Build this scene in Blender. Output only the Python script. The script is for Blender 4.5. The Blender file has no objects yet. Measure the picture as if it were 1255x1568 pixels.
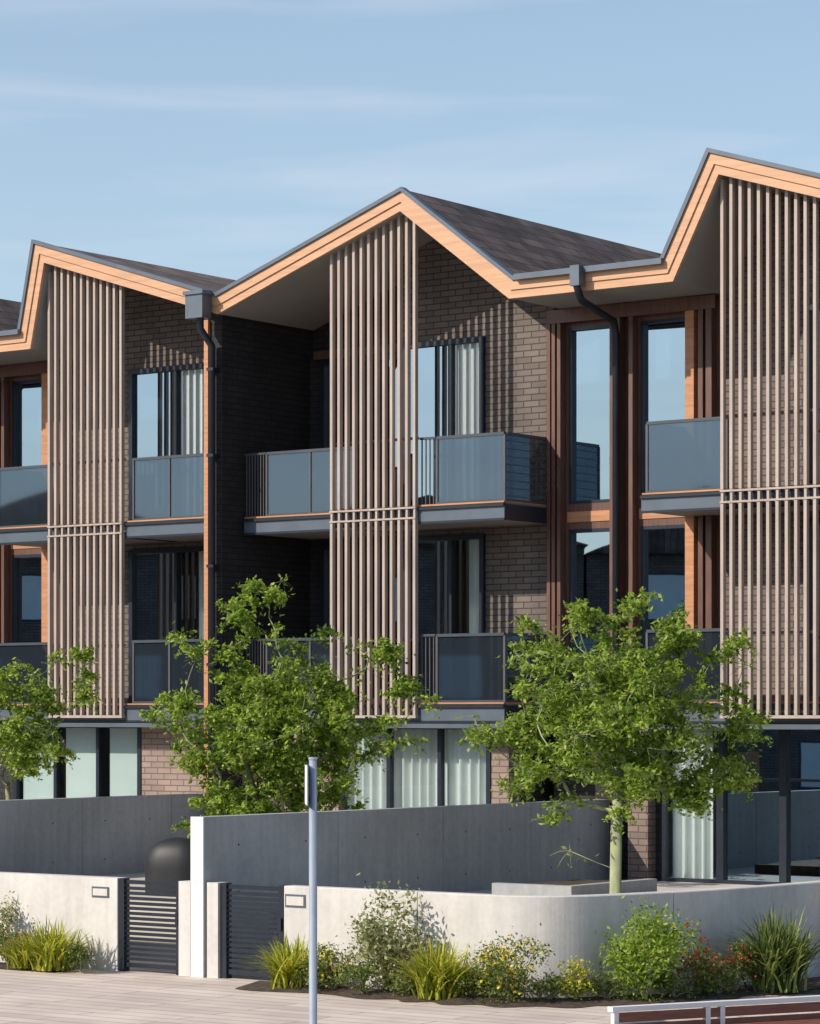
import bpy, math, random
import numpy as np
from mathutils import Vector, Matrix

scene = bpy.context.scene
scene.view_settings.view_transform = 'Standard'
scene.view_settings.look = 'None'
scene.view_settings.exposure = 0

TH = math.radians(36.4)
CT, ST = math.cos(TH), math.sin(TH)
OX, OY, OZ = 0.0, 44.2, 3.3        # facade datum; z=0 is the pavement, OZ is first floor level

def W(a, d, h=0.0):
    return Vector((OX + a*CT + d*ST, OY - a*ST + d*CT, OZ + h))

# ------------------------------------------------------------------ materials
def new_mat(name):
    m = bpy.data.materials.new(name); m.use_nodes = True
    nt = m.node_tree
    for n in list(nt.nodes): nt.nodes.remove(n)
    out = nt.nodes.new('ShaderNodeOutputMaterial')
    return m, nt, out

def N(nt, typ, **kw):
    n = nt.nodes.new(typ)
    for k, v in kw.items():
        if k in n.inputs: n.inputs[k].default_value = v
        else: setattr(n, k, v)
    return n

def principled(name, col, rough=0.6, var=0.15, nscale=3.0, metallic=0.0, spec=0.5, bump=0.0, bscale=60, stretch=(1,1,1), var2=0.0, n2=30, streak=0.0):
    m, nt, out = new_mat(name)
    p = N(nt, 'ShaderNodeBsdfPrincipled')
    p.inputs['Roughness'].default_value = rough
    p.inputs['Metallic'].default_value = metallic
    p.inputs['Specular IOR Level'].default_value = spec
    tc = N(nt, 'ShaderNodeTexCoord'); mp = N(nt, 'ShaderNodeMapping')
    mp.inputs['Scale'].default_value = stretch
    nt.links.new(tc.outputs['Object'], mp.inputs['Vector'])
    no = N(nt, 'ShaderNodeTexNoise'); no.inputs['Scale'].default_value = nscale
    no.inputs['Detail'].default_value = 6
    nt.links.new(mp.outputs['Vector'], no.inputs['Vector'])
    rmp = N(nt, 'ShaderNodeValToRGB')
    c0 = [max(0, c*(1-var)) for c in col]; c1 = [min(1, c*(1+var)) for c in col]
    rmp.color_ramp.elements[0].position = 0.3; rmp.color_ramp.elements[1].position = 0.7
    rmp.color_ramp.elements[0].color = (*c0, 1); rmp.color_ramp.elements[1].color = (*c1, 1)
    nt.links.new(no.outputs['Fac'], rmp.inputs['Fac'])
    last = rmp.outputs['Color']
    def mod(last, vec, scale, amt):
        n2n = N(nt, 'ShaderNodeTexNoise'); n2n.inputs['Scale'].default_value = scale; n2n.inputs['Detail'].default_value = 4
        nt.links.new(vec, n2n.inputs['Vector'])
        mr = N(nt, 'ShaderNodeMapRange'); mr.inputs['From Min'].default_value = .3; mr.inputs['From Max'].default_value = .7
        mr.inputs['To Min'].default_value = 1-amt; mr.inputs['To Max'].default_value = 1+amt
        nt.links.new(n2n.outputs['Fac'], mr.inputs['Value'])
        vm = N(nt, 'ShaderNodeVectorMath', operation='SCALE')
        nt.links.new(last, vm.inputs[0]); nt.links.new(mr.outputs[0], vm.inputs['Scale'])
        return vm.outputs[0]
    if var2 > 0: last = mod(last, mp.outputs['Vector'], n2, var2)
    if streak > 0:
        m2 = N(nt, 'ShaderNodeMapping'); m2.inputs['Scale'].default_value = (6, 6, .5)
        nt.links.new(tc.outputs['Object'], m2.inputs['Vector'])
        last = mod(last, m2.outputs['Vector'], 1.5, streak)
    nt.links.new(last, p.inputs['Base Color'])
    if bump > 0:
        b = N(nt, 'ShaderNodeBump'); b.inputs['Strength'].default_value = bump; b.inputs['Distance'].default_value = 0.01
        nb = N(nt, 'ShaderNodeTexNoise'); nb.inputs['Scale'].default_value = bscale; nb.inputs['Detail'].default_value = 4
        nt.links.new(mp.outputs['Vector'], nb.inputs['Vector'])
        nt.links.new(nb.outputs['Fac'], b.inputs['Height']); nt.links.new(b.outputs[0], p.inputs['Normal'])
    nt.links.new(p.outputs[0], out.inputs[0])
    return m

def brick_mat(name, c1, c2, mortar, bw=0.29, rh=0.098, rough=0.8):
    m, nt, out = new_mat(name)
    tc = N(nt, 'ShaderNodeTexCoord'); sx = N(nt, 'ShaderNodeSeparateXYZ')
    nt.links.new(tc.outputs['Object'], sx.inputs[0])
    ad = N(nt, 'ShaderNodeMath', operation='ADD'); nt.links.new(sx.outputs[0], ad.inputs[0]); nt.links.new(sx.outputs[1], ad.inputs[1])
    cb = N(nt, 'ShaderNodeCombineXYZ'); nt.links.new(ad.outputs[0], cb.inputs[0]); nt.links.new(sx.outputs[2], cb.inputs[1])
    bt = N(nt, 'ShaderNodeTexBrick')
    bt.inputs['Scale'].default_value = 1
    bt.inputs['Color1'].default_value = (*c1, 1); bt.inputs['Color2'].default_value = (*c2, 1); bt.inputs['Mortar'].default_value = (*mortar, 1)
    bt.inputs['Brick Width'].default_value = bw; bt.inputs['Row Height'].default_value = rh
    bt.inputs['Mortar Size'].default_value = 0.009; bt.inputs['Mortar Smooth'].default_value = 0.2; bt.inputs['Bias'].default_value = -0.1
    nt.links.new(cb.outputs[0], bt.inputs['Vector'])
    no = N(nt, 'ShaderNodeTexNoise'); no.inputs['Scale'].default_value = 1.3; no.inputs['Detail'].default_value = 7
    nt.links.new(tc.outputs['Object'], no.inputs['Vector'])
    mr = N(nt, 'ShaderNodeMapRange'); mr.inputs['From Min'].default_value = .3; mr.inputs['From Max'].default_value = .7
    mr.inputs['To Min'].default_value = .75; mr.inputs['To Max'].default_value = 1.25
    nt.links.new(no.outputs['Fac'], mr.inputs['Value'])
    vm = N(nt, 'ShaderNodeVectorMath', operation='SCALE'); nt.links.new(bt.outputs['Color'], vm.inputs[0]); nt.links.new(mr.outputs[0], vm.inputs['Scale'])
    p = N(nt, 'ShaderNodeBsdfPrincipled'); p.inputs['Roughness'].default_value = rough
    nt.links.new(vm.outputs[0], p.inputs['Base Color'])
    b = N(nt, 'ShaderNodeBump'); b.invert = True; b.inputs['Strength'].default_value = .8; b.inputs['Distance'].default_value = .012
    nt.links.new(bt.outputs['Fac'], b.inputs['Height']); nt.links.new(b.outputs[0], p.inputs['Normal'])
    nt.links.new(p.outputs[0], out.inputs[0])
    return m

def glass_mat(name, refl, tint, gcol, rough=0.01, diff=None, difff=0.0, bump=.015):
    m, nt, out = new_mat(name)
    t = N(nt, 'ShaderNodeBsdfTransparent'); t.inputs[0].default_value = (*tint, 1)
    g = N(nt, 'ShaderNodeBsdfGlossy'); g.inputs[0].default_value = (*gcol, 1); g.inputs['Roughness'].default_value = rough
    tc = N(nt, 'ShaderNodeTexCoord'); no = N(nt, 'ShaderNodeTexNoise'); no.inputs['Scale'].default_value = 1.1; no.inputs['Detail'].default_value = 1
    nt.links.new(tc.outputs['Object'], no.inputs['Vector'])
    b = N(nt, 'ShaderNodeBump'); b.inputs['Strength'].default_value = bump; b.inputs['Distance'].default_value = .03
    nt.links.new(no.outputs['Fac'], b.inputs['Height']); nt.links.new(b.outputs[0], g.inputs['Normal'])
    mx = N(nt, 'ShaderNodeMixShader'); mx.inputs[0].default_value = refl
    if diff:
        df = N(nt, 'ShaderNodeBsdfDiffuse'); df.inputs[0].default_value = (*diff, 1)
        m2 = N(nt, 'ShaderNodeMixShader'); m2.inputs[0].default_value = difff
        nt.links.new(t.outputs[0], m2.inputs[1]); nt.links.new(df.outputs[0], m2.inputs[2])
        nt.links.new(m2.outputs[0], mx.inputs[1])
    else:
        nt.links.new(t.outputs[0], mx.inputs[1])
    nt.links.new(g.outputs[0], mx.inputs[2]); nt.links.new(mx.outputs[0], out.inputs[0])
    return m

def leaf_mat(name, cols, trans=0.35, rough=0.5):
    m, nt, out = new_mat(name)
    ge = N(nt, 'ShaderNodeNewGeometry'); r = N(nt, 'ShaderNodeValToRGB')
    el = r.color_ramp.elements
    while len(el) < len(cols): el.new(0.5)
    for i, c in enumerate(cols):
        el[i].position = i/(len(cols)-1); el[i].color = (*c, 1)
    nt.links.new(ge.outputs['Random Per Island'], r.inputs['Fac'])
    p = N(nt, 'ShaderNodeBsdfPrincipled'); p.inputs['Roughness'].default_value = rough; p.inputs['Specular IOR Level'].default_value = .35
    nt.links.new(r.outputs[0], p.inputs['Base Color'])
    tr = N(nt, 'ShaderNodeBsdfTranslucent')
    hs = N(nt, 'ShaderNodeHueSaturation'); hs.inputs['Value'].default_value = 2.0; hs.inputs['Saturation'].default_value = 1.02; hs.inputs['Hue'].default_value = .49
    nt.links.new(r.outputs[0], hs.inputs['Color']); nt.links.new(hs.outputs[0], tr.inputs[0])
    mx = N(nt, 'ShaderNodeMixShader'); mx.inputs[0].default_value = trans
    nt.links.new(p.outputs[0], mx.inputs[1]); nt.links.new(tr.outputs[0], mx.inputs[2]); nt.links.new(mx.outputs[0], out.inputs[0])
    return m

def tex_brick_mat(name, c1, c2, mo, bw, rh, ms, rot, lo, hi, nsc, rough):
    m, nt, out = new_mat(name)
    tc = N(nt, 'ShaderNodeTexCoord'); mp = N(nt, 'ShaderNodeMapping'); mp.inputs['Rotation'].default_value = (0, 0, rot)
    nt.links.new(tc.outputs['Object'], mp.inputs[0])
    bt = N(nt, 'ShaderNodeTexBrick'); bt.inputs['Scale'].default_value = 1
    bt.inputs['Color1'].default_value = (*c1, 1); bt.inputs['Color2'].default_value = (*c2, 1); bt.inputs['Mortar'].default_value = (*mo, 1)
    bt.inputs['Brick Width'].default_value = bw; bt.inputs['Row Height'].default_value = rh; bt.inputs['Mortar Size'].default_value = ms
    nt.links.new(mp.outputs[0], bt.inputs['Vector'])
    no = N(nt, 'ShaderNodeTexNoise'); no.inputs['Scale'].default_value = nsc; no.inputs['Detail'].default_value = 9
    nt.links.new(tc.outputs['Object'], no.inputs['Vector'])
    mr = N(nt, 'ShaderNodeMapRange'); mr.inputs['From Min'].default_value = .3; mr.inputs['From Max'].default_value = .7
    mr.inputs['To Min'].default_value = lo; mr.inputs['To Max'].default_value = hi
    nt.links.new(no.outputs['Fac'], mr.inputs['Value'])
    vm = N(nt, 'ShaderNodeVectorMath', operation='SCALE'); nt.links.new(bt.outputs['Color'], vm.inputs[0]); nt.links.new(mr.outputs[0], vm.inputs['Scale'])
    p = N(nt, 'ShaderNodeBsdfPrincipled'); p.inputs['Roughness'].default_value = rough
    nt.links.new(vm.outputs[0], p.inputs['Base Color']); nt.links.new(p.outputs[0], out.inputs[0])
    return m

M = {}
M['brick'] = brick_mat('brown_brick', (.165, .133, .118), (.118, .095, .085), (.045, .040, .038))
M['brick_warm'] = brick_mat('warm_brick', (.29, .21, .18), (.22, .165, .14), (.12, .095, .08))
M['brick_shaded'] = brick_mat('shaded_brick', (.026, .023, .026), (.017, .016, .018), (.005, .005, .005))  # same brick with the shade put into its near-black colour
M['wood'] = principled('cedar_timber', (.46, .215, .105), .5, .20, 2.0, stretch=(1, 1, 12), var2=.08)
M['woodf'] = principled('cedar_fascia', (.56, .315, .18), .5, .13, 2.0, stretch=(.6, 1, 14), var2=.06)
M['wood_dark'] = principled('stained_timber', (.12, .056, .04), .45, .25, 3.0, stretch=(8, 8, 1))
M['slat'] = principled('taupe_slat_timber', (.40, .325, .28), .55, .14, 1.5, stretch=(4, 4, 1), var2=.08)
M['slat_back'] = principled('slat_fixing_rail', (.10, .085, .08), .6, .1)
M['metal'] = principled('dark_steel', (.020, .027, .040), .35, .15, 4, metallic=.2)
M['metal_mid'] = principled('slate_steel', (.10, .125, .16), .4, .12, 3, metallic=.2)
M['rail'] = principled('handrail_steel', (.055, .065, .08), .35, .1)
M['post'] = principled('post_steel', (.09, .09, .10), .35, .1)
M['soffit'] = principled('soffit_board', (.28, .27, .255), .7, .06, 1)
M['shingle'] = tex_brick_mat('asphalt_shingles', (.15, .105, .09), (.06, .046, .043), (.02, .017, .017), .55, .22, .010, math.pi/2, .5, 1.5, 2.2, .9)
M['paving'] = tex_brick_mat('plank_paving', (.62, .53, .465), (.53, .45, .395), (.22, .18, .155), 2.4, .30, .011, TH, .84, 1.12, 1.1, .85)
M['glass_hi'] = glass_mat('reflective_glass', .68, (.45, .5, .52), (.44, .57, .68))
M['glass_lo'] = glass_mat('clear_glass', .10, (.90, .93, .93), (.8, .85, .85))
M['glass_bal'] = glass_mat('balustrade_glass', .34, (.46, .51, .55), (.25, .34, .44), .03, (.08, .105, .135), .24)
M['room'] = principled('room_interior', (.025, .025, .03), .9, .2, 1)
M['curtain'] = principled('white_curtain', (.80, .83, .82), .9, .04, 2)
M['blind'] = principled('white_blind', (.86, .86, .85), .9, .02, 2)
M['pane'] = principled('frosted_screen', (.72, .80, .79), .8, .05, 1)
M['conc'] = principled('light_concrete', (.56, .54, .515), .85, .10, 1.3, bump=.2, var2=.05, n2=14, streak=.06)
M['conc_d'] = principled('grey_concrete', (.34, .35, .36), .85, .13, .8, bump=.2, var2=.06, n2=12, streak=.08)
M['hole'] = principled('tie_hole', (.03, .03, .03), .9, .1)
M['white'] = principled('white_paint', (.74, .74, .73), .5, .04, 3)
M['galv'] = principled('galvanised_steel', (.50, .56, .63), .35, .08, 5, metallic=.5)
M['soil'] = principled('mulch', (.06, .042, .03), .95, .5, 12, bump=.8, bscale=40)
M['yard'] = principled('courtyard_paving', (.50, .47, .43), .85, .1, 2)
M['asphalt'] = principled('asphalt', (.055, .055, .056), .9, .15, 4)
M['bark'] = principled('pale_bark', (.30, .32, .18), .8, .25, 14, stretch=(1, 1, .3))
M['bark2'] = principled('grey_bark', (.20, .20, .11), .8, .25, 14, stretch=(1, 1, .3))
M['bench_wood'] = principled('bench_timber', (.20, .075, .05), .5, .25, 4, stretch=(1, 8, 8))
M['bbq'] = principled('bbq_cover', (.012, .013, .016), .55, .2, 4)
M['leafA'] = leaf_mat('leaf_bright', [(.05, .105, .012), (.14, .225, .024), (.24, .34, .045), (.42, .50, .13)], .48)
M['leafB'] = leaf_mat('leaf_shrub', [(.04, .07, .016), (.11, .16, .03), (.28, .30, .09)])
M['leafPale'] = leaf_mat('leaf_silver', [(.07, .09, .03), (.24, .26, .11), (.50, .50, .28)])
M['grass'] = leaf_mat('grass_blade', [(.09, .13, .015), (.32, .35, .03), (.60, .58, .11)])
M['grass_d'] = leaf_mat('spiky_blade', [(.02, .045, .015), (.09, .13, .03), (.36, .40, .12)])
M['fl_y'] = leaf_mat('yellow_flower', [(.62, .48, .04), (.82, .68, .08)], .2)
M['fl_r'] = leaf_mat('red_flower', [(.35, .03, .02), (.60, .12, .04)], .2)

# ------------------------------------------------------------------ mesh helpers
def make_mesh(name, verts, faces, mats, parent=None, smooth=False):
    me = bpy.data.meshes.new(name)
    me.from_pydata([tuple(v) for v in verts], [], faces)
    if not isinstance(mats, (list, tuple)): mats = [mats]
    for m in mats: me.materials.append(m)
    if smooth: me.polygons.foreach_set('use_smooth', [True]*len(faces))
    me.update()
    ob = bpy.data.objects.new(name, me)
    scene.collection.objects.link(ob)
    if parent: ob.parent = parent
    return ob

def empty(name, loc=(0, 0, 0), rz=0.0):
    e = bpy.data.objects.new(name, None); e.location = loc; e.rotation_euler = (0, 0, rz)
    e.empty_display_size = .3
    scene.collection.objects.link(e); return e

SMOOTH = ('trunk_and_branches', 'post', 'downpipe', 'bay_downpipe', 'stems')
class Parts:
    def __init__(s): s.p = {}
    def get(s, name, mat):
        return s.p.setdefault(name, ([], [], mat))
    def box(s, name, mat, x0, x1, y0, y1, z0, z1):
        V, F, _ = s.get(name, mat); b = len(V)
        x0, x1 = min(x0, x1), max(x0, x1); y0, y1 = min(y0, y1), max(y0, y1); z0, z1 = min(z0, z1), max(z0, z1)
        V += [(x0,y0,z0),(x1,y0,z0),(x1,y1,z0),(x0,y1,z0),(x0,y0,z1),(x1,y0,z1),(x1,y1,z1),(x0,y1,z1)]
        F += [tuple(b+i for i in f) for f in ((0,3,2,1),(4,5,6,7),(0,1,5,4),(1,2,6,5),(2,3,7,6),(3,0,4,7))]
    def prism(s, name, mat, poly, y0, y1):
        V, F, _ = s.get(name, mat); b = len(V); n = len(poly)
        V += [(x, y0, z) for x, z in poly] + [(x, y1, z) for x, z in poly]
        F.append(tuple(b+i for i in range(n))); F.append(tuple(b+n+i for i in reversed(range(n))))
        for i in range(n):
            j = (i+1) % n
            F.append((b+j, b+i, b+n+i, b+n+j))
    def ribbon(s, name, mat, top, bot, y0, y1):
        V, F, _ = s.get(name, mat); b = len(V); n = len(top)
        for y in (y0, y1):
            V += [(x, y, z) for x, z in top]; V += [(x, y, z) for x, z in bot]
        for i in range(n-1):
            t0, t1, u0, u1 = b+i, b+i+1, b+n+i, b+n+i+1
            T0, T1, U0, U1 = t0+2*n, t1+2*n, u0+2*n, u1+2*n
            F += [(u0,u1,t1,t0), (T0,T1,U1,U0), (t0,t1,T1,T0), (U0,U1,u1,u0)]
        F += [(b, b+2*n, b+3*n, b+n), (b+n-1, b+2*n-1, b+4*n-1, b+3*n-1)]
    def tube(s, name, mat, pts, r, seg=10):
        V, F, _ = s.get(name, mat)
        prev = None
        pts = [Vector(p) for p in pts]
        for i, p in enumerate(pts):
            if i == 0: t = pts[1]-p
            elif i == len(pts)-1: t = p-pts[i-1]
            else: t = (pts[i+1]-p).normalized() + (p-pts[i-1]).normalized()
            t.normalize()
            up = Vector((1, 0, 0)) if abs(t.x) < .9 else Vector((0, 1, 0))
            u = t.cross(up).normalized(); v = t.cross(u)
            b = len(V)
            rr = r[i] if isinstance(r, (list, tuple)) else r
            V += [tuple(p + u*math.cos(2*math.pi*k/seg)*rr + v*math.sin(2*math.pi*k/seg)*rr) for k in range(seg)]
            if prev is not None:
                for k in range(seg):
                    F.append((prev+k, prev+(k+1) % seg, b+(k+1) % seg, b+k))
            else: F.append(tuple(b+k for k in range(seg)))
            prev = b
        F.append(tuple(prev+k for k in range(seg)))
    def emit(s, parent):
        for name, (V, F, m) in s.p.items():
            make_mesh(name, V, F, m, parent, smooth=name in SMOOTH)

def offset_poly(pts, t):
    out = []
    for i in range(1, len(pts)-1):
        p0, p, p1 = Vector(pts[i-1]), Vector(pts[i]), Vector(pts[i+1])
        d0 = (p-p0).normalized(); d1 = (p1-p).normalized()
        n0 = Vector((d0.y, -d0.x)); n1 = Vector((d1.y, -d1.x))
        m = (n0+n1).normalized(); k = t/max(.35, m.dot(n0))
        out.append((p.x+m.x*k, p.y+m.y*k))
    return out

def interp(poly, x):
    for (xa, za), (xb, zb) in zip(poly[:-1], poly[1:]):
        if xa <= x <= xb: return za+(zb-za)*(x-xa)/(xb-xa)
    return poly[0][1] if x < poly[0][0] else poly[-1][1]

def gable(P, name, mat, under, x0, x1, z0, y0, y1, eps=.03):
    xs = [x0]+[x for x, z in under if x0 < x < x1]+[x1]
    top = [(x, interp(under, x)+eps) for x in xs]
    P.prism(name, mat, [(x0, z0), (x1, z0)]+top[::-1], y0, y1)

def wall(P, name, mat, x0, x1, z0, z1, y0, y1, ops):
    xs = sorted(set([x0, x1]+[v for o in ops for v in o[:2] if x0 < v < x1]))
    for xa, xb in zip(xs[:-1], xs[1:]):
        segs = sorted([(max(o[2], z0), min(o[3], z1)) for o in ops if o[0] <= xa+1e-6 and o[1] >= xb-1e-6])
        z = z0
        for a, b in segs:
            if a > z+1e-4: P.box(name, mat, xa, xb, y0, y1, z, a)
            z = b
        if z < z1-1e-4: P.box(name, mat, xa, xb, y0, y1, z, z1)

def window(P, x0, x1, z0, z1, y, mull=(), fr=.06, fmat='metal', glass='glass_hi', curtain=None, room=True, fname='window_frames', transom=(), sash=None):
    m = M[fmat]
    ya, yb = y-.04, y+.09
    P.box(fname, m, x0, x0+fr, ya, yb, z0, z1); P.box(fname, m, x1-fr, x1, ya, yb, z0, z1)
    P.box(fname, m, x0+fr, x1-fr, ya+.003, yb, z1-fr, z1); P.box(fname, m, x0+fr, x1-fr, ya+.003, yb, z0, z0+fr)
    for mx in mull: P.box(fname, m, mx-fr*.42, mx+fr*.42, ya+.015, yb-.01, z0+fr, z1-fr)
    for tz in transom: P.box(fname, m, x0+fr, x1-fr, ya+.025, yb-.02, tz-.02, tz+.02)
    gx1 = sash if sash else x1-fr+.01
    P.box('glazing_'+glass, M[glass], x0+fr-.01, gx1, y+.03, y+.034, z0+fr-.01, z1-fr+.01)
    if sash: P.box('glazing_glass_lo', M['glass_lo'], gx1+.002, x1-fr+.01, y+.03, y+.034, z0+fr-.01, z1-fr+.01)
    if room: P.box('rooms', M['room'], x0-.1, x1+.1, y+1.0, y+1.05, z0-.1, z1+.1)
    if curtain:
        for cx0, cx1, mt in curtain:
            V, F, _ = P.get('curtains_'+mt, M[mt])
            n = max(8, int((cx1-cx0)*60)); b = len(V)
            for i in range(n+1):
                x = cx0+(cx1-cx0)*i/n
                ph = x*34+1.2*math.sin(x*5.1)
                yy = y+.16+.05*math.sin(ph) if mt == 'curtain' else y+.075
                V += [(x, yy, z0+.02), (x, yy, z1-.02)]
            for i in range(n): F.append((b+2*i, b+2*i+2, b+2*i+3, b+2*i+1))

def balustrade(P, pts, z0, z1, step=.75, glass='glass_bal'):
    for (xa, ya), (xb, yb) in zip(pts[:-1], pts[1:]):
        L = math.hypot(xb-xa, yb-ya); n = max(1, round(L/step))
        alongx = abs(xb-xa) > abs(yb-ya)
        w = .018
        lo = (min(xa, xb), min(ya, yb)); hi = (max(xa, xb), max(ya, yb))
        def bar(name, mat, e, za, zb, sh=0):
            if alongx: P.box(name, mat, lo[0]-sh, hi[0]+sh, ya-e, ya+e, za, zb)
            else: P.box(name, mat, xa-e, xa+e, lo[1]+w*1.6, hi[1], za, zb)
        bar('handrails', M['rail'], .03, z1-.045, z1, .0)
        bar('handrails', M['rail'], .018, z0+.03, z0+.06, -.01)
        bar('balustrade_glass', M[glass], .006, z0+.06, z1-.035, -.02)
        for i in range(n+1):
            t = i/n; px, py = xa+(xb-xa)*t, ya+(yb-ya)*t
            if not alongx and i == 0: continue
            P.box('balustrade_posts', M['post'], px-w, px+w, py-w-.004, py+w+.004, z0-.05, z1-.036)

def slab(P, x0, x1, y0, y1, z0, z1):
    P.box('balcony_slabs', M['soffit'], x0+.02, x1-.02, y0+.03, y1, z0+.02, z1)
    P.box('balcony_edge_channels', M['metal_mid'], x0, x1, y0, y0+.03, z0+.03, z1-.02)
    P.box('balcony_edge_flanges', M['metal'], x0-.003, x1+.003, y0-.035, y0+.028, z1-.055, z1-.012)
    P.box('balcony_edge_flanges', M['metal'], x0-.003, x1+.003, y0-.012, y0+.028, z0, z0+.035)
    P.box('balcony_edge_flanges', M['metal'], x1-.02, x1+.004, y0+.03, y1, z0+.005, z1-.02)
    P.box('deck_edges', M['wood'], x0+.01, x1-.01, y0+.0, y1, z1+.001, z1+.026)

def screen(P, under, x0, x1, z0):
    n = 12; pitch = (x1-x0)/(n-1); w = .024
    for i in range(n):
        x = x0+i*pitch
        zt = interp(under, x)+.02
        P.box('slat_screen', M['slat'], x-w, x+w, -.088, -.01, z0, 3.02)
        P.box('slat_screen', M['slat'], x-w, x+w, -.088, -.01, 3.23, zt)
        P.box('slat_screen', M['slat'], x-w*.8, x+w*.8, -.08, -.015, 3.02, 3.23)
    for z in (z0+.03, 1.15, 3.02, 3.19, 4.26):
        P.box('screen_rails', M['slat_back'], x0-.02, x1+.02, -.008, .022, z, z+.04)
    for z in (3.03, 3.19):
        P.box('slat_joint_rails', M['slat'], x0-.03, x1+.03, -.096, -.081, z, z+.028)
    P.box('slat_joint_rails', M['slat'], x0-.03, x1+.03, -.09, -.0, z0-.045, z0-.002)

def roof(P, full):
    top = offset_poly(full, 0)
    P.ribbon('roof_shingles', M['shingle'], top, offset_poly(full, .03), -.19, 9)
    P.ribbon('roof_soffit', M['soffit'], offset_poly(full, .031), offset_poly(full, .29), -.192, 9)
    P.ribbon('roof_flashing', M['metal_mid'], offset_poly(full, -.03), offset_poly(full, .03), -.30, -.17)
    P.ribbon('roof_fascia', M['woodf'], offset_poly(full, .031), offset_poly(full, .17), -.268, -.193)
    P.ribbon('roof_fascia_lower', M['woodf'], offset_poly(full, .172), offset_poly(full, .295), -.245, -.1935)
    return offset_poly(full, .29)

FL = [(-.12, .17), (2.95, 3.22)]
BAL = [(.17, 1.25), (3.22, 4.29)]
WH = [(.2, 2.86), (3.25, 5.97)]

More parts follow.
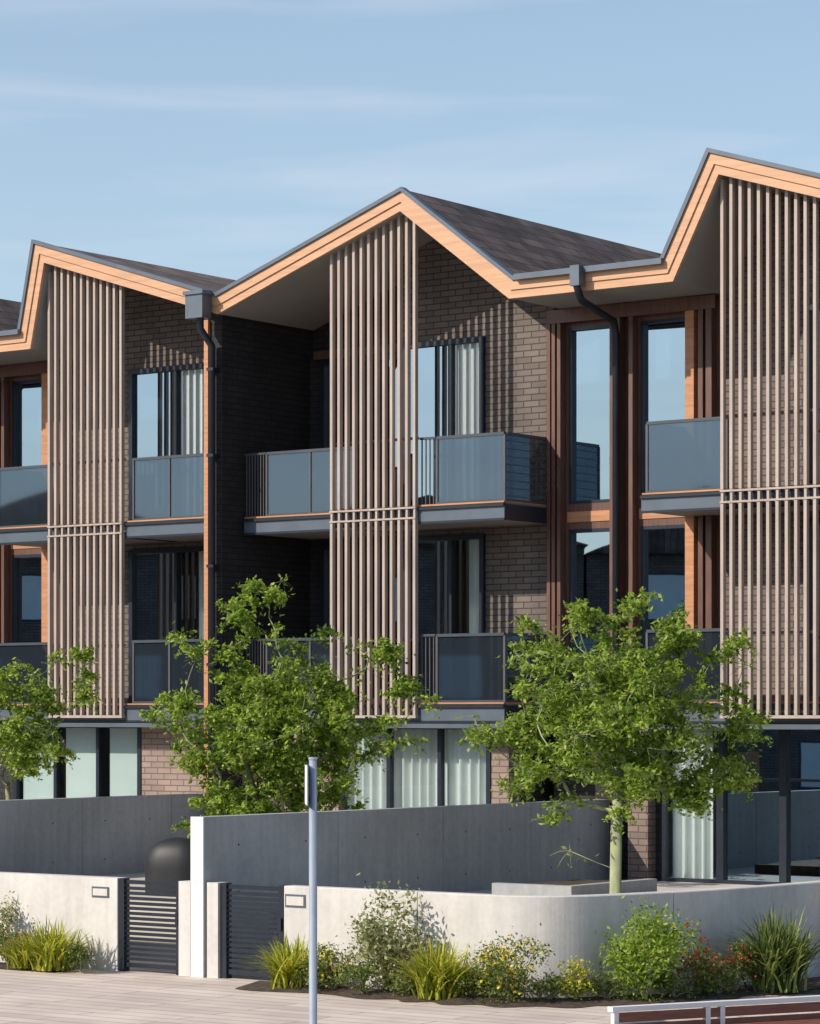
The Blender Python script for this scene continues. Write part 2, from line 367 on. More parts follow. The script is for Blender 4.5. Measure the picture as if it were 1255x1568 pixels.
def unit_A(ap, low=-.88, peak=-.09, ground='doors'):
    e = empty('townhouse', W(ap, 0, 0), -TH); P = Parts()
    full = [(-3.46-2.08, 8.1), (-3.46, 6.54), (low, 6.54), (peak, 8.06), (3.9, 6.8), (3.9+3.74, 8.1)]
    under = roof(P, full)
    wx0 = -.8
    ops = [(.6, 2.4, a, b) for a, b in WH]
    wall(P, 'brick_walls', M['brick'], wx0, 3.5, -.1, 6.1, 1.35, 1.6, ops)
    gable(P, 'brick_gable', M['brick'], under, wx0, 3.5, 6.1, 1.35, 1.6)
    for i, (a, b) in enumerate(WH):
        window(P, .6, 2.4, a, b, 1.33, mull=(1.66,), fr=.08, sash=1.66, curtain=[(1.68, 2.34, 'blind')] if i else [(2.05, 2.32, 'curtain')])
    wall(P, 'bay_timber', M['wood_dark'], -3.795, wx0, -.1, 6.24, 1.30, 1.5, [(-3.50, -2.70, a, b) for a, b in WH]+[(-2.20, -1.36, a, b) for a, b in WH])
    for x0, x1 in ((-3.50, -2.70), (-2.20, -1.36)):
        for a, b in WH: window(P, x0, x1, a, b, 1.34, fr=.05, fname='window_frames')
        P.box('bay_spandrels', M['wood'], x0-.02, x1+.02, 1.285, 1.297, 2.97, 3.13)
    for x, w, m in ((-3.77, .03, 'wood_dark'), (-3.68, .03, 'wood_dark'), (-3.58, .03, 'wood_dark'), (-2.62, .035, 'wood_dark'), (-2.50, .03, 'wood_dark'), (-2.28, .035, 'wood_dark'), (-1.25, .075, 'wood'), (-1.06, .04, 'wood_dark'), (-.92, .05, 'wood_dark')):
        P.box('bay_mullions_'+m, M[m], x-w, x+w, 1.14, 1.298, .2, 6.235)
    P.box('bay_head', M['wood_dark'], -3.79, wx0, 1.12, 1.1385, 6.03, 6.235)
    gable(P, 'party_wall', M['brick_shaded'], under, 3.5, 3.8, -2.5, 0.0, 9)
    P.box('pipe_glint_strip', M['wood'], 3.465, 3.55, -.06, -.002, -2.5, 6.45)  # tan strip stands in for the sun's reflection on the dark downpipe
    P.box('rainwater_head', M['metal_mid'], 3.46, 3.82, -.52, -.302, 6.42, 6.80)
    P.box('rainwater_head', M['metal_mid'], 3.43, 3.85, -.55, -.30, 6.80, 6.86)
    P.tube('downpipe', M['metal'], [(3.68, -.40, 6.42), (3.68, -.40, 6.25), (3.68, -.11, 6.0), (3.68, -.11, -2.5)], .06)
    for z in (.8, 2.4, 4.2, 5.6): P.box('pipe_brackets', M['metal'], 3.61, 3.75, -.17, -.001, z, z+.05)
    for (s0, s1), (b0, b1) in zip(FL, BAL):
        slab(P, 1.70, 3.43, 0, 1.35, s0, s1)
        balustrade(P, [(1.83, .06), (3.42, .06)], b0, b1, .8)
        slab(P, -1.40, 1.68, 0.03, 1.29, s0, s1)
        balustrade(P, [(-1.34, .1), (.0, .1)], b0, b1, 1.5)
        P.box('balustrade_glass', M['glass_bal'], -1.345, -1.335, .13, 1.29, b0+.05, b1-.04)
        P.box('handrails', M['rail'], -1.36, -1.32, .13, 1.29, b1-.035, b1)
        for k in range(10):
            P.box('balustrade_posts', M['metal'], 1.775, 1.795, .14+k*.12, .155+k*.12, b0, b1-.036)
        P.box('handrails', M['rail'], 1.765, 1.805, .06, 1.33, b1-.035, b1)
    screen(P, under, 0.02, 1.66, -.0)
    P.tube('bay_downpipe', M['metal'], [(-2.25, -.38, 6.5), (-2.25, -.38, 6.28), (-2.30, -.2, 6.12), (-2.46, .95, 5.95), (-2.48, 1.05, 5.75), (-2.48, 1.05, -2.5)], .058)
    P.box('bay_gutter_outlet', M['metal_mid'], -2.33, -2.17, -.46, -.302, 6.30, 6.60)
    P.box('bay_gutter', M['metal_mid'], -3.4, low+.05, -.36, -.302, 6.50, 6.585)
    if ground == 'doors':
        P.box('ground_brick', M['brick_shaded'], -3.79, -2.30, 1.32, 1.6, -2.5, -.12)
        P.box('ground_brick_pier', M['brick_warm'], -2.30, -1.95, 1.1, 1.6, -2.5, -.12)
        window(P, -1.80, -.80, -2.5, -.13, 1.30, glass='glass_lo', curtain=[(-1.72, -1.0, 'curtain')])
        window(P, -.80, .26, -2.5, -.13, 1.30, glass='glass_hi', transom=(-.95,))
        window(P, .26, 1.5, -2.5, -.13, 1.30, glass='glass_hi', transom=(-.95,))
        window(P, 1.5, 3.45, -2.5, -.13, 1.30, glass='glass_hi', mull=(2.4,))
        P.box('ground_brick', M['brick_shaded'], -1.94, -1.81, 1.32, 1.6, -2.5, -.12)
    else:
        P.box('ground_brick', M['brick_shaded'], -3.79, -1.37, .52, .8, -2.5, -.125)
        window(P, -1.36, 1.62, -2.5, -.14, .5, glass='glass_lo', mull=(-.37, .62), fr=.08, curtain=[(-1.22, -.47, 'pane'), (-.2, .52, 'pane'), (.82, 1.50, 'pane')])
        P.box('ground_brick_pier', M['brick_warm'], 1.62, 3.49, .48, .8, -2.5, -.125)
    P.box('first_floor_band', M['metal_mid'], -1.40, 3.43, -.0, .03, -.2, -.13)
    P.box('rear_walls', M['brick'], -3.79, 3.5, 8.7, 8.95, -2.5, 6.1)
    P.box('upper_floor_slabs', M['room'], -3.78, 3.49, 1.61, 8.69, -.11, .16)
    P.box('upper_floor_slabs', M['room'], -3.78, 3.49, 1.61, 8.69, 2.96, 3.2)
    P.emit(e); return e

def unit_B(bp):
    e = empty('townhouse', W(bp, 0, 0), -TH); P = Parts()
    full = [(-2.2-3.99, 8.06), (-2.2, 6.8), (1.54, 8.1), (3.62, 6.54), (3.62+2.58, 6.54)]
    under = roof(P, full)
    xr = .3
    wall(P, 'brick_walls', M['brick'], xr, 3.28, -.1, 6.1, 1.35, 1.6, [(.38, 1.98, a, b) for a, b in WH])
    gable(P, 'brick_gable', M['brick'], under, xr, 3.28, 6.1, 1.35, 1.6)
    wall(P, 'recess_walls', M['brick_shaded'], -2.28, xr, -.1, 6.1, 2.26, 2.5, [(-2.0, -.15, a, b) for a, b in WH])
    gable(P, 'recess_gable', M['brick_shaded'], under, -2.2, xr, 6.1, 2.26, 2.5)
    P.box('recess_return', M['brick_shaded'], xr, xr+.2, 1.6, 2.5, -.1, 6.5)
    for i, (a, b) in enumerate(WH):
        window(P, .38, 1.98, a, b, 1.33, mull=(1.32,), fr=.08, sash=1.32, curtain=[(1.34, 1.92, 'blind')] if i else [(1.6, 1.9, 'curtain')])
        window(P, -2.0, -.15, a, b, 2.24, mull=(-1.3,), fr=.08)
    P.box('wood_head', M['wood_dark'], -2.1, -.05, 2.15, 2.2, 5.98, 6.12)
    for (s0, s1), (b0, b1) in zip(FL, BAL):
        slab(P, -2.25, -.0, .5, 2.26, s0, s1)
        balustrade(P, [(-1.80, .55), (-.0, .55)], b0, b1, .75)
        for k in range(7):
            P.box('balustrade_posts', M['metal'], -2.24+k*.06, -2.225+k*.06, .54, .56, b0, b1-.036)
        P.box('handrails', M['rail'], -2.27, -1.82, .53, .57, b1-.035, b1)
        slab(P, .02, 3.27, 0, 1.34, s0, s1)
        balustrade(P, [(1.98, .06), (3.24, .06), (3.24, 1.33)], b0, b1, 1.3)
        for k in range(4):
            P.box('balustrade_posts', M['metal'], 1.68+k*.075, 1.695+k*.075, .05, .07, b0, b1-.036)
        P.box('handrails', M['rail'], 1.66, 1.96, .03, .09, b1-.035, b1)
        for k in range(8):
            P.box('balustrade_posts', M['metal'], 3.225, 3.255, .1, 1.33, b0+.1+k*.12, b0+.112+k*.12)
    screen(P, under, .02, 1.64, -.0)
    window(P, -.26, 2.69, -2.5, -.14, .5, glass='glass_lo', mull=(.72, 1.71), fr=.08, curtain=[(-.2, 2.62, 'curtain')])
    P.box('ground_brick_pier', M['brick_warm'], 2.69, 3.02, .48, .8, -2.5, -.125)
    P.box('ground_brick_return', M['brick_shaded'], 2.75, 3.017, .8, 1.6, -2.5, -.125)
    P.box('ground_brick_pier', M['brick_warm'], -2.27, -.26, .48, .8, -2.5, -.125)
    P.box('first_floor_band', M['metal_mid'], -2.2, 3.27, .0, .03, -.2, -.13)
    P.box('rear_walls', M['brick'], -2.27, 3.28, 8.7, 8.95, -2.5, 6.1)
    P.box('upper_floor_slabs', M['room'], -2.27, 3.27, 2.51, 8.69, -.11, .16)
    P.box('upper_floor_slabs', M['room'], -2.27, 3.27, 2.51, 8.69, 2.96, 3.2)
    P.emit(e); return e

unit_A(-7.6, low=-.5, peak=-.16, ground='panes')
unit_B(-1.5)
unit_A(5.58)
unit_B(5.58+6.1)
unit_B(-1.5-13.18)

# ------------------------------------------------------------------ ground sheets
def sheet(name, pts, z, mat):
    return make_mesh(name, [(x, y, z) for x, y in pts], [tuple(range(len(pts)))], mat)
sheet('ground', [(-600, -600), (600, -600), (600, 900), (-600, 900)], 0, M['asphalt'])
sheet('pavement', [(p.x, p.y) for p in [W(-60, -6), W(-60, -19), W(60, -19), W(60, -6)]], .004, M['paving'])

curve = [W(4.12, -8.2).xy, W(6.0, -8.2).xy] + [Vector(p) for p in ((.556, 33.6), (1.0, 33.30), (1.45, 33.13), (1.9, 33.16), (2.4, 33.40), (3.05, 33.87), (3.72, 34.42), (5.17, 35.95), (8, 39.3), (11, 43.2))]
def catmull(P, k=8):
    out = []
    for i in range(len(P)-1):
        p0 = P[max(i-1, 0)]; p1 = P[i]; p2 = P[i+1]; p3 = P[min(i+2, len(P)-1)]
        for j in range(k):
            t = j/k
            out.append(.5*((2*p1)+(p2-p0)*t+(2*p0-5*p1+4*p2-p3)*t*t+(3*p1-p0-3*p2+p3)*t**3))
    out.append(P[-1]); return out
cl = catmull(curve)
def strip_wall(name, line, off0, off1, z0, z1, mat, parent=None, bev=.012):
    V, F = [], []
    n = len(line)
    for i, p in enumerate(line):
        t = (line[min(i+1, n-1)]-line[max(i-1, 0)]).normalized(); nn = Vector((-t.y, t.x))
        a, b = p+nn*off0, p+nn*off1
        V += [(a.x, a.y, z0), (a.x, a.y, z1-bev), (*(a+nn*bev), z1), (*(b-nn*bev), z1), (b.x, b.y, z1-bev), (b.x, b.y, z0)]
    for i in range(n-1):
        for k in range(5):
            F.append((i*6+k, (i+1)*6+k, (i+1)*6+k+1, i*6+k+1))
    F.append(tuple(range(6))); F.append(tuple((n-1)*6+k for k in reversed(range(6))))
    return make_mesh(name, V, F, mat, parent)
ecw = empty('garden_wall')
lens = [0]
for i in range(1, len(cl)): lens.append(lens[-1]+(cl[i]-cl[i-1]).length)
js = [0, 2.05, 5.6, 9.0, 12.5, lens[-1]+1]
for ji in range(len(js)-1):
    idx = [i for i in range(len(cl)) if js[ji] <= lens[i] <= js[ji+1]]
    if idx[0] > 0: idx = [idx[0]-1]+idx
    seg = [cl[i].copy() for i in idx]
    d = (seg[1]-seg[0]).normalized()
    if ji > 0: seg[0] = seg[0]+d*.012
    strip_wall('wall_panel', seg, 0, .2, 0, 1.2, M['conc'], ecw)
strip_wall('wall_core', cl, .03, .17, 0, 1.17, M['conc_d'], ecw)
PW = Parts()
PW.box('letterbox', M['metal_mid'], 4.14, 4.46, -8.208, -8.199, -2.36, -2.20)
PW.box('letterbox_flap', M['conc'], 4.165, 4.435, -8.216, -8.208, -2.335, -2.225)
PW.emit(ecw)
for o in ecw.children:
    if o.name.startswith('letterbox'):
        o.matrix_local = Matrix.Translation((OX, OY, OZ)) @ Matrix.Rotation(-TH, 4, 'Z')

def fac_empty(name): return empty(name, (OX, OY, OZ), -TH)

e = fac_empty('garden_wall'); P = Parts()
P.box('wall_panel', M['conc'], -2.6, 1.36, -8.2, -8.0, -3.3, -2.1)
P.box('wall_panel', M['conc'], -9.0, -2.612, -8.2, -8.0, -3.3, -2.1)
P.box('letterbox', M['metal_mid'], .92, 1.22, -8.208, -8.199, -2.36, -2.22)
P.box('letterbox_flap', M['conc'], .945, 1.195, -8.216, -8.208, -2.335, -2.245)
P.emit(e)

def fence(a, d0, d1, segs):
    e = fac_empty('concrete_fence'); P = Parts()
    ds = [d0]+segs+[d1]
    for x, y in zip(ds[:-1], ds[1:]):
        P.box('fence_panel', M['conc_d'], a, a+.2, x+.011, y, -3.3, -1.28)
        for yy in (x+(y-x)*.25, x+(y-x)*.75):
            for zz in (-1.65, -2.25):
                P.tube('tie_holes', M['hole'], [(a+.19, yy, zz), (a+.2025, yy, zz)], .014, 8)
    P.box('fence_core', M['hole'], a+.02, a+.18, d0+.05, d1-.05, -3.3, -1.30)
    P.box('fence_end_sunlit', M['white'], a-.003, a+.203, d0-.012, d0+.008, -3.3, -1.278)  # white cap paints the sunlit end face of the grey concrete wall
    P.emit(e)
fence(2.66, -8.25, 1.25, [-5.5, -3.1, -.9])
fence(-4.30, -8.25, .45, [-5.6, -3.0, -.9])
fence(9.3, -3.5, 1.2, [-1.2])

def gate(x0, x1):
    e = fac_empty('garden_gate'); P = Parts()
    y0, y1 = -8.16, -8.11
    P.box('frame', M['metal'], x0, x0+.09, y0-.03, y1+.03, -3.3, -2.10)
    P.box('frame', M['metal'], x1-.07, x1, y0-.03, y1+.03, -3.3, -2.10)
    P.box('top_rail', M['metal'], x0+.09, x1-.07, y0, y1, -2.17, -2.12)
    P.box('bottom_rail', M['metal'], x0+.09, x1-.07, y0, y1, -3.24, -3.18)
    n = 15
    for i in range(n):
        z = -3.15+i*(.97/n)
        P.box('gate_slats', M['metal'], x0+.09, x1-.07, y0+.005, y1-.01, z, z+.040)
    P.box('latch', M['metal'], x1-.06, x1-.02, y0-.06, y0-.03, -2.65, -2.5)
    P.emit(e)
gate(1.375, 2.42)
gate(3.09, 4.10)
e = fac_empty('gate_pillar'); P = Parts()
P.box('pillar', M['conc'], 2.43, 2.62, -8.23, -8.03, -3.3, -2.10); P.emit(e)
e = fac_empty('gate_pillar'); P = Parts()
P.box('pillar', M['conc'], 2.90, 3.08, -8.23, -8.03, -3.3, -2.10); P.emit(e)
# courtyards
cy = [W(-9, -6.8).xy, W(4.2, -6.8).xy, W(4.2, -8.05).xy]+[p+Vector((.05, .15)) for p in cl if p.x > -.9]
cyp = [(p.x, p.y) for p in cy]+[(11.3, 48.0), tuple(W(-9, 3).xy)]
V = [(x, y, .8) for x, y in cyp]+[(x, y, .02) for x, y in cyp]; n = len(cyp)
make_mesh('courtyard_ground', V, [tuple(range(n))]+[(i, i+n, (i+1) % n+n, (i+1) % n) for i in range(n)], M['yard'])
e = fac_empty('planter_wall'); P = Parts()
P.box('front', M['conc_d'], 3.9, 5.2, -3.4, -3.25, -2.5, -2.30); P.box('side', M['conc_d'], 5.05, 5.2, -3.25, -1.2, -2.5, -2.30)
P.box('soil', M['soil'], 3.9, 5.05, -3.25, -1.2, -2.49, -2.35); P.emit(e)

# planting bed
bed = [p for p in cl if p.x > -2.2]
V, F = [], []
for i, p in enumerate(bed):
    t = (bed[min(i+1, len(bed)-1)]-bed[max(i-1, 0)]).normalized(); nn = Vector((t.y, -t.x))
    w = .95+.1*math.sin(i*.9)
    q = p+nn*w
    V += [(p.x, p.y, .012), (*(p+nn*w*.5), .07), (q.x, q.y, .010)]
for i in range(len(bed)-1):
    F += [(3*i, 3*i+3, 3*i+4, 3*i+1), (3*i+1, 3*i+4, 3*i+5, 3*i+2)]
make_mesh('planting_bed', V, F, M['soil'])
b2 = [W(-9, -8.2), W(.75, -8.2), W(.9, -8.9), W(-9, -9.2)]
make_mesh('planting_bed', [(p.x, p.y, .012) for p in b2], [(0, 3, 2, 1)], M['soil'])

# ------------------------------------------------------------------ vegetation
def leaves(centers, size, rng, up=.35, aspect=.5):
    n = len(centers)
    nrm = rng.normal(size=(n, 3)); nrm[:, 2] = np.abs(nrm[:, 2])+up
    nrm /= np.linalg.norm(nrm, axis=1)[:, None]
    t = rng.normal(size=(n, 3)); t -= (t*nrm).sum(1)[:, None]*nrm; t /= np.linalg.norm(t, axis=1)[:, None]
    b = np.cross(nrm, t)
    L = size*rng.uniform(.6, 1.3, n)[:, None]
    c = np.asarray(centers)
    v = np.stack([c-t*L*.5, c+b*L*.5*aspect-nrm*L*.06, c+t*L*.5, c-b*L*.5*aspect-nrm*L*.06], 1).reshape(-1, 3)
    f = np.arange(4*n).reshape(-1, 4)
    return v, f

def leaf_obj(name, v, f, mat, parent):
    me = bpy.data.meshes.new(name); me.from_pydata(v.tolist(), [], f.tolist()); me.materials.append(mat); me.update()
    ob = bpy.data.objects.new(name, me); scene.collection.objects.link(ob); ob.parent = parent; return ob

def tree(name, base, trunks, center, radii, nattr, nleaf, seed, trunk_r, bark, leafsize=.08, outl=()):
    rng = np.random.default_rng(seed)
    e = empty(name, base)
    nodes, par, plen = [], [], []
    for tr in trunks:
        for i, p in enumerate(tr):
            nodes.append(np.array(p, float)); par.append(-1 if i == 0 else len(nodes)-2)
            plen.append(0 if i == 0 else plen[-1]+np.linalg.norm(nodes[-1]-nodes[-2]))
    ntr = len(nodes)
    ph = rng.uniform(0, 6.28, 6)
    A = []
    while len(A) < nattr:
        d = rng.normal(size=3); d /= np.linalg.norm(d)
        az = math.atan2(d[1], d[0])
        k = 1+.20*math.sin(3*az+ph[0]+2*d[2])+.16*math.sin(5*az+ph[1]-3*d[2])+.14*math.sin(6*d[2]+ph[2])
        r = rng.uniform(0, 1)**(.42)*k
        A.append(np.array(center)+d*r*np.array(radii))
    for o in outl:
        for _ in range(o[3]):
            A.append(np.array(o[:3])+rng.normal(size=3)*np.array([.16, .16, .13]))
    A.sort(key=lambda p: np.linalg.norm(p-nodes[ntr-1]))
    for p in A:
        best, bc = 0, 1e9
        for i, q in enumerate(nodes):
            if i < ntr and par[i] == -1: continue
            dz = q[2]-p[2]; c = np.linalg.norm(p-q)+.9*max(0, dz+.05)+.22*plen[i]
            if c < bc: bc, best = c, i
        nodes.append(p); par.append(best); plen.append(plen[best]+np.linalg.norm(p-nodes[best]))
    cnt = [0]*len(nodes)
    for i in range(len(nodes)-1, -1, -1):
        cnt[i] += 1
        if par[i] >= 0: cnt[par[i]] += cnt[i]
    tot = max(cnt)
    rad = [max(.005, trunk_r*(c/tot)**.55) for c in cnt]
    P = Parts()
    LC = []
    for i in range(len(nodes)):
        j = par[i]
        if j < 0: continue
        a, b = nodes[j], nodes[i]; L = np.linalg.norm(b-a)
        if i < ntr:
            P.tube('trunk_and_branches', bark, [a, b], [rad[j], rad[i]], 10); continue
        ra = rad[i]
        mid = (a+b)/2+rng.normal(size=3)*L*.05+np.array([0, 0, -.06*L])
        P.tube('trunk_and_branches', bark, [a, mid, b], [min(ra*1.1, rad[j]), ra, rad[i]*.95], 6)
        if rad[i] < trunk_r*.45:
            m = nleaf//nattr
            dens = rng.choice([.15, .7, 1.2, 2.0], p=[.15, .3, .33, .22])
            m = int(m*dens)
            t = rng.uniform(.35, 1.1, m)
            c = a+(b-a)*t[:, None]
            sg = .05+.03*t
            c = c+rng.normal(size=(m, 3))*sg[:, None]*np.array([1.2, 1.2, .7])
            ns = 6
            dirs = rng.normal(size=(ns, 3))*np.array([1, 1, .55])+np.array([0, 0, .25])
            dirs /= np.linalg.norm(dirs, axis=1)[:, None]
            lens_ = rng.uniform(.14, .30, ns)
            k = m*3//4
            w = rng.integers(0, ns, k); tt = rng.uniform(.15, 1, k)
            c[:k] = b+dirs[w]*(lens_[w]*tt)[:, None]+rng.normal(size=(k, 3))*.024
            c[:k, 2] -= .10*tt**2
            LC.append(c)
            for q in range(ns):
                sc = b+dirs[q]*lens_[q]; sc[2] -= .10
                md = b+dirs[q]*lens_[q]*.5; md[2] -= .025
                P.tube('trunk_and_branches', bark, [tuple(b), tuple(md), tuple(sc)], [.0035, .003, .0015], 3)
    P.emit(e)
    LC = np.concatenate(LC)
    v, f = leaves(LC, leafsize, rng)
    leaf_obj('foliage', v, f, M['leafA'], e)
    return e

tree('young_tree', (2.65, 37.0, .8),
     [[(0, 0, 0), (.012, 0, .25), (.015, 0, .5), (.02, 0, .75), (.02, 0, 1.0), (.035, .005, 1.25), (.05, .01, 1.5), (.06, .02, 1.8)]],
     (.02, 0, 2.50), (1.52, 1.2, 1.20), 260, 25000, 11, .078, M['bark'], .082,
     outl=[(-1.75, 0, 2.25, 7), (-1.35, .1, 2.1, 6), (1.65, .1, 2.35, 7), (1.5, -.1, 1.75, 5), (-.75, 0, 1.15, 5), (.75, 0, 3.6, 7), (-.5, 0, 3.85, 5), (0.1, .1, 3.75, 5), (1.1, 0, 1.7, 10), (-1.0, 0, 1.75, 8), (.85, 0, 1.4, 8), (.4, -.2, 1.7, 8)])
tree('multi_stem_tree', (-1.85, 40.3, .8),
     [[(0, 0, 0), (-.12, 0, .6), (-.3, 0, 1.2), (-.45, 0, 1.8)], [(.05, 0, 0), (.12, .05, .7), (.3, .1, 1.3), (.5, .1, 1.8)], [(0, .1, 0), (0, .1, .8), (-.02, .1, 1.6)], [(-.05, 0, 0), (-.3, .05, .6), (-.6, .05, 1.2)], [(.05, 0, 0), (.35, .05, .5), (.75, .05, 1.2)]],
     (-.0, 0, 2.15), (1.45, 1.1, 1.45), 310, 30000, 23, .045, M['bark2'], .082,
     outl=[(-.5, 0, 3.9, 7), (-.1, 0, 4.2, 7), (1.3, 0, 3.3, 5), (1.75, 0, 2.9, 6), (1.55, 0, 3.45, 4), (-1.2, 0, 3.4, 6), (-1.5, 0, 2.6, 5), (1.85, 0, 2.1, 4), (-.9, 0, 1.0, 8), (.3, 0, 1.1, 10), (-.3, 0, .9, 8), (.9, 0, 1.4, 8)])
tree('young_tree', (-6.35, 45.0, .8),
     [[(0, 0, 0), (.05, 0, .8), (.0, 0, 1.4)]],
     (.0, 0, 2.35), (1.05, .9, .95), 120, 11500, 5, .04, M['bark2'], .082,
     outl=[(1.1, 0, 2.9, 5), (1.25, 0, 3.4, 3), (.6, 0, 1.8, 4)])

def shrub(name, loc, r, h, n, seed, mat, leafsize=.05, flowers=None, nf=0, clumps=16, fsize=.035):
    rng = np.random.default_rng(seed); e = empty(name, loc)
    cs = []
    for _ in range(clumps):
        d = rng.normal(size=3); d /= np.linalg.norm(d); rr = rng.uniform(.2, 1)**.5
        cs.append([d[0]*r*rr*.85, d[1]*r*rr*.7, h*.52+d[2]*rr*h*.42])
    cs = np.array(cs)
    w = rng.integers(0, clumps, n)
    c = cs[w]+rng.normal(size=(n, 3))*np.array([r*.20, r*.20, h*.10])
    c[:, 2] = np.maximum(c[:, 2], .02)
    v, f = leaves(c, leafsize, rng, up=.2)
    leaf_obj('foliage', v, f, M[mat], e)
    P = Parts()
    for q in cs:
        P.tube('stems', M['bark2'], [(0, 0, 0), (q[0]*.4, q[1]*.4, q[2]*.55), tuple(q)], [.010, .007, .003], 5)
    P.emit(e)
    if flowers:
        w = rng.integers(0, clumps, nf)
        d = rng.normal(size=(nf, 3)); d[:, 2] = np.abs(d[:, 2]); d[:, 1] = -np.abs(d[:, 1]); d /= np.linalg.norm(d, axis=1)[:, None]
        c = cs[w]+d*np.array([r*.33, r*.33, h*.2])
        v, f = leaves(np.repeat(c, 3, 0)+rng.normal(size=(nf*3, 3))*.008, fsize, rng, aspect=.9)
        leaf_obj('flowers', v, f, M[flowers], e)
    return e

def grass(name, loc, r, h, n, seed, mat, w=.012):
    rng = np.random.default_rng(seed); e = empty(name, loc)
    V, F = [], []
    for _ in range(n):
        az = rng.uniform(0, 2*math.pi); lean = rng.uniform(.1, 1.0)**.8; L = h*rng.uniform(.7, 1.2)
        dx, dy = math.cos(az), math.sin(az); px, py = -dy, dx
        b = len(V); bx, by = rng.normal(size=2)*r*.16
        K = 6
        for k in range(K+1):
            t = k/K
            out = r*lean*(t**1.35)*1.25
            z = L*(t-.55*lean*t**2.2)
            ww = w*(1-t)**.6
            cx, cyy = bx+dx*out, by+dy*out
            if k < K: V += [(cx-px*ww, cyy-py*ww, z), (cx+px*ww, cyy+py*ww, z)]
            else: V.append((cx, cyy, z))
        for k in range(K-1): F.append((b+2*k, b+2*k+1, b+2*k+3, b+2*k+2))
        F.append((b+2*K-2, b+2*K-1, b+2*K))
    make_mesh('blades', V, F, M[mat], e)
    return e

gz = .03
grass('grass_tuft', (-4.60, 36.75, gz), .60, .70, 420, 1, 'grass', .015)
grass('grass_tuft', (-5.0, 37.0, gz), .45, .5, 260, 51, 'grass', .012)
shrub('flowering_shrub', (-5.25, 37.3, gz), .38, .55, 1300, 2, 'leafB', .05, 'fl_r', 45)
shrub('leafy_shrub', (-5.5, 37.75, gz), .34, .95, 1300, 22, 'leafPale', .05)
grass('grass_tuft', (-1.45, 34.35, gz), .52, .66, 440, 3, 'grass', .015)
shrub('flowering_shrub', (-.90, 33.95, gz), .42, .54, 2100, 4, 'leafB', .045, 'fl_y', 70)
shrub('leafy_shrub', (-.25, 33.75, gz), .50, 1.20, 2700, 5, 'leafPale', .068, clumps=26)
grass('grass_tuft', (.32, 33.05, gz), .62, .74, 480, 6, 'grass', .015)
shrub('flowering_shrub', (1.18, 32.6, gz), .52, .74, 3300, 7, 'leafB', .045, 'fl_y', 170)
shrub('flowering_shrub', (1.90, 32.6, gz), .30, .50, 1100, 8, 'grass', .045, 'fl_y', 30)
shrub('rounded_shrub', (2.70, 32.8, gz), .52, 1.14, 4600, 9, 'leafA', .062, clumps=34)
shrub('flowering_shrub', (3.36, 33.35, gz), .36, .80, 1300, 10, 'leafB', .05, 'fl_r', 80)
shrub('flowering_shrub', (3.84, 33.75, gz), .30, .62, 1000, 12, 'leafB', .05, 'fl_r', 45)
grass('spiky_grass', (4.36, 33.95, gz), .68, 1.05, 600, 13, 'grass_d', .018)
for i, (x, y, r) in enumerate(((.75, 32.9, .34), (2.25, 32.7, .26), (-.55, 33.5, .34), (3.05, 33.0, .30), (-1.15, 34.0, .28), (.05, 33.3, .34), (1.6, 32.6, .28), (3.6, 33.4, .3), (-4.2, 36.4, .2), (.72, 33.2, .3))):
    shrub('groundcover_plant', (x, y, gz), r, .36, 850, 40+i, 'leafB', .045, clumps=12)

# ------------------------------------------------------------------ street furniture
e = empty('sign_post', (-.985, 29.0, 0)); P = Parts()
P.tube('post', M['galv'], [(0, 0, 0), (0, 0, 2.85)], .042, 14)
P.tube('post_cap', M['galv'], [(0, 0, 2.85), (0, 0, 2.875)], .047, 14)
P.box('base_plate', M['galv'], -.1, .1, -.1, .1, .004, .02)
P.tube('bolts', M['metal'], [(.07, .07, .02), (.07, .07, .05)], .012, 6); P.tube('bolts', M['metal'], [(-.07, -.07, .02), (-.07, -.07, .05)], .012, 6)
P.emit(e)
s = Parts(); s.box('sign_plate', M['metal_mid'], -.012, 0, -.16, .30, 2.38, 2.80)
s.box('sign_face', M['white'], -.016, -.0125, -.15, .29, 2.39, 2.79)
s.box('bracket', M['metal'], 0.0, .05, -.03, .03, 2.70, 2.74); s.box('bracket', M['metal'], 0.0, .05, -.03, .03, 2.44, 2.48)
s.emit(e)
for o in e.children:
    if o.name.startswith(('sign_', 'bracket')): o.location = (-.052, 0, 0); o.rotation_euler = (0, 0, math.radians(5))

e = empty('park_bench', (1.84, 26.0, 0), math.radians(27)); P = Parts()
L = 2.8
for x in (0.03, 1.02, 1.18, L-.05):
    P.box('legs', M['white'], x-.025, x+.025, -.03, .03, .004, .60)
    P.box('legs', M['white'], x-.025, x+.025, -.55, -.49, .004, .40)
    P.box('legs', M['white'], x-.0249, x+.0249, -.49, -.03, .33, .39)
P.box('top_rail', M['white'], -.02, L, -.045, .045, .60, .645)
P.box('backrest', M['bench_wood'], .06, L-.08, -.025, .02, .50, .585)
P.box('backrest', M['bench_wood'], .06, L-.08, -.025, .02, .395, .48)
for k in range(4): P.box('seat', M['bench_wood'], .0, L, -.56+k*.13, -.45+k*.13, .40, .435)
P.emit(e)

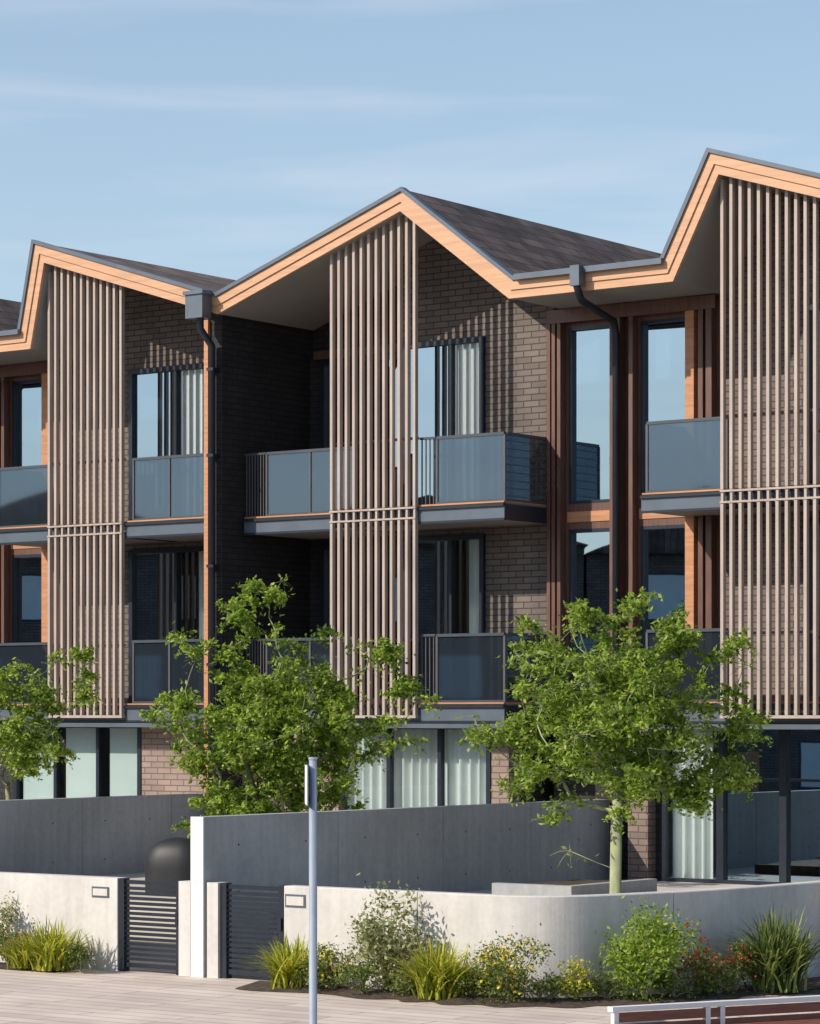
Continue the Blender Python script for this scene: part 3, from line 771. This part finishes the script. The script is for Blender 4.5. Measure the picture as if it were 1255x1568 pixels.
# covered barbecue: a soft hood lofted from stacked outlines
e = empty('barbecue_grill', (-3.30, 40.2, .8), math.radians(-20)); P = Parts()
V, F = [], []
rings = [(0, .42, .28), (.35, .44, .30), (.5, .43, .29), (.62, .38, .25), (.71, .29, .19), (.76, .17, .11), (.78, .04, .03)]
ns = 20
for z, rx, ry in rings:
    for k in range(ns):
        t = 2*math.pi*k/ns; c, s_ = math.cos(t), math.sin(t)
        sq = 1+.12*abs(math.sin(2*t))
        V.append((rx*c*sq+.05*z, ry*s_*sq, z+.012*math.sin(5*t)*(z < .1)))
for i in range(len(rings)-1):
    for k in range(ns): F.append((i*ns+k, i*ns+(k+1) % ns, (i+1)*ns+(k+1) % ns, (i+1)*ns+k))
F.append(tuple((len(rings)-1)*ns+k for k in range(ns)))
make_mesh('cover', V, F, M['bbq'], e, smooth=True)
P.box('side_shelf', M['wood'], .44, .68, -.2, .2, .40, .44)
P.box('side_legs', M['wood'], .62, .66, -.18, -.14, 0, .40); P.box('side_legs', M['wood'], .62, .66, .14, .18, 0, .40)
P.tube('wheels', M['metal'], [(.36, -.2, .08), (.40, -.2, .08)], .08, 12)
P.emit(e)

# houses across the side street (seen mirrored in the windows)
def house(loc, rz, w, hgt, rf):
    e = empty('brick_house', loc, rz); P = Parts()
    P.box('walls', M['brick'], -w/2, w/2, 0, 9, 0, hgt)
    P.prism('roof', M['shingle'], [(-w/2-.1, hgt), (w/2+.1, hgt), (0, hgt+rf)], -.5, 9.5)
    for fx in (-w/4, w/4):
        for z in (1, 3.8, 6.4):
            if z+1.4 < hgt:
                P.box('windows', M['pane'], fx-.7, fx+.7, -.03, -.01, z, z+1.4)
                P.box('window_trim', M['metal'], fx-.78, fx+.78, -.012, -.002, z-.08, z+1.48)
    P.box('door', M['wood'], -.5, .5, -.05, -.02, 0, 2.1)
    P.emit(e)
for i, (t, w, hg, rf) in enumerate(((-30, 10.2, 8.6, 1.8), (-19.8, 10, 8.9, 1.5), (-9.6, 10.2, 8.5, 2.0), (.6, 10, 8.8, 1.6), (10.8, 10.2, 8.6, 1.9), (21, 10, 8.7, 1.7), (31.2, 10.2, 8.7, 1.7))):
    base = Vector((-44, 31, 0))+Vector((-.296, .955, 0))*t
    house(base, math.radians(107.2), w, hg, rf)

# ------------------------------------------------------------------ sky, sun
EL = math.radians(34)
sd = Vector((-.92*math.cos(EL), -.39*math.cos(EL), math.sin(EL))).normalized()
sun = bpy.data.lights.new('sun', 'SUN'); sun.energy = 5.0; sun.angle = math.radians(.5); sun.color = (1, .90, .77)
so = bpy.data.objects.new('sun', sun); so.rotation_euler = sd.to_track_quat('Z', 'Y').to_euler(); scene.collection.objects.link(so)
w = bpy.data.worlds.new('World'); scene.world = w; w.use_nodes = True
nt = w.node_tree
for n in list(nt.nodes): nt.nodes.remove(n)
L_ = nt.links.new
out = nt.nodes.new('ShaderNodeOutputWorld'); bg = nt.nodes.new('ShaderNodeBackground'); bg.inputs[1].default_value = .15
sk = nt.nodes.new('ShaderNodeTexSky'); sk.sky_type = 'NISHITA'; sk.sun_disc = False
sk.sun_elevation = EL; sk.sun_rotation = math.atan2(sd.x, sd.y) % (2*math.pi)
sk.air_density = 1.0; sk.dust_density = .8; sk.ozone_density = 1.6
tc = nt.nodes.new('ShaderNodeTexCoord')
# thin atmospheric haze: strongest at the horizon, gone by about 30 degrees up
sp = nt.nodes.new('ShaderNodeSeparateXYZ'); L_(tc.outputs['Generated'], sp.inputs[0])
mr = nt.nodes.new('ShaderNodeMapRange'); mr.inputs['From Min'].default_value = .02; mr.inputs['From Max'].default_value = .42
mr.inputs['To Min'].default_value = .62; mr.inputs['To Max'].default_value = 0.0
L_(sp.outputs[2], mr.inputs['Value'])
hz = nt.nodes.new('ShaderNodeMixRGB'); hz.inputs[2].default_value = (3.75, 4.75, 5.6, 1)
L_(mr.outputs[0], hz.inputs[0]); L_(sk.outputs[0], hz.inputs[1])
mp = nt.nodes.new('ShaderNodeMapping'); mp.inputs['Scale'].default_value = (3, 3, 26); mp.inputs['Rotation'].default_value = (0, math.radians(-4), 0)
no = nt.nodes.new('ShaderNodeTexNoise'); no.inputs['Scale'].default_value = 1.6; no.inputs['Detail'].default_value = 7; no.inputs['Distortion'].default_value = .4
rp = nt.nodes.new('ShaderNodeValToRGB'); rp.color_ramp.elements[0].position = .48; rp.color_ramp.elements[1].position = .9
rp.color_ramp.elements[1].color = (.5, .5, .5, 1)
mx = nt.nodes.new('ShaderNodeMixRGB'); mx.inputs[2].default_value = (5.8, 6.0, 6.2, 1)
L_(tc.outputs['Generated'], mp.inputs[0]); L_(mp.outputs[0], no.inputs['Vector']); L_(no.outputs['Fac'], rp.inputs[0])
L_(rp.outputs[0], mx.inputs[0]); L_(hz.outputs[0], mx.inputs[1]); L_(mx.outputs[0], bg.inputs[0]); L_(bg.outputs[0], out.inputs[0])

# ------------------------------------------------------------------ camera
cam = bpy.data.cameras.new('camera'); co = bpy.data.objects.new('camera', cam); scene.collection.objects.link(co)
co.location = (0, 0, 3.3); co.rotation_euler = (math.radians(90), 0, 0)
cam.sensor_fit = 'HORIZONTAL'; cam.sensor_width = 36; cam.lens = 36*4370/1255; cam.shift_y = 311/1255
cam.clip_start = .1; cam.clip_end = 3000
scene.camera = co
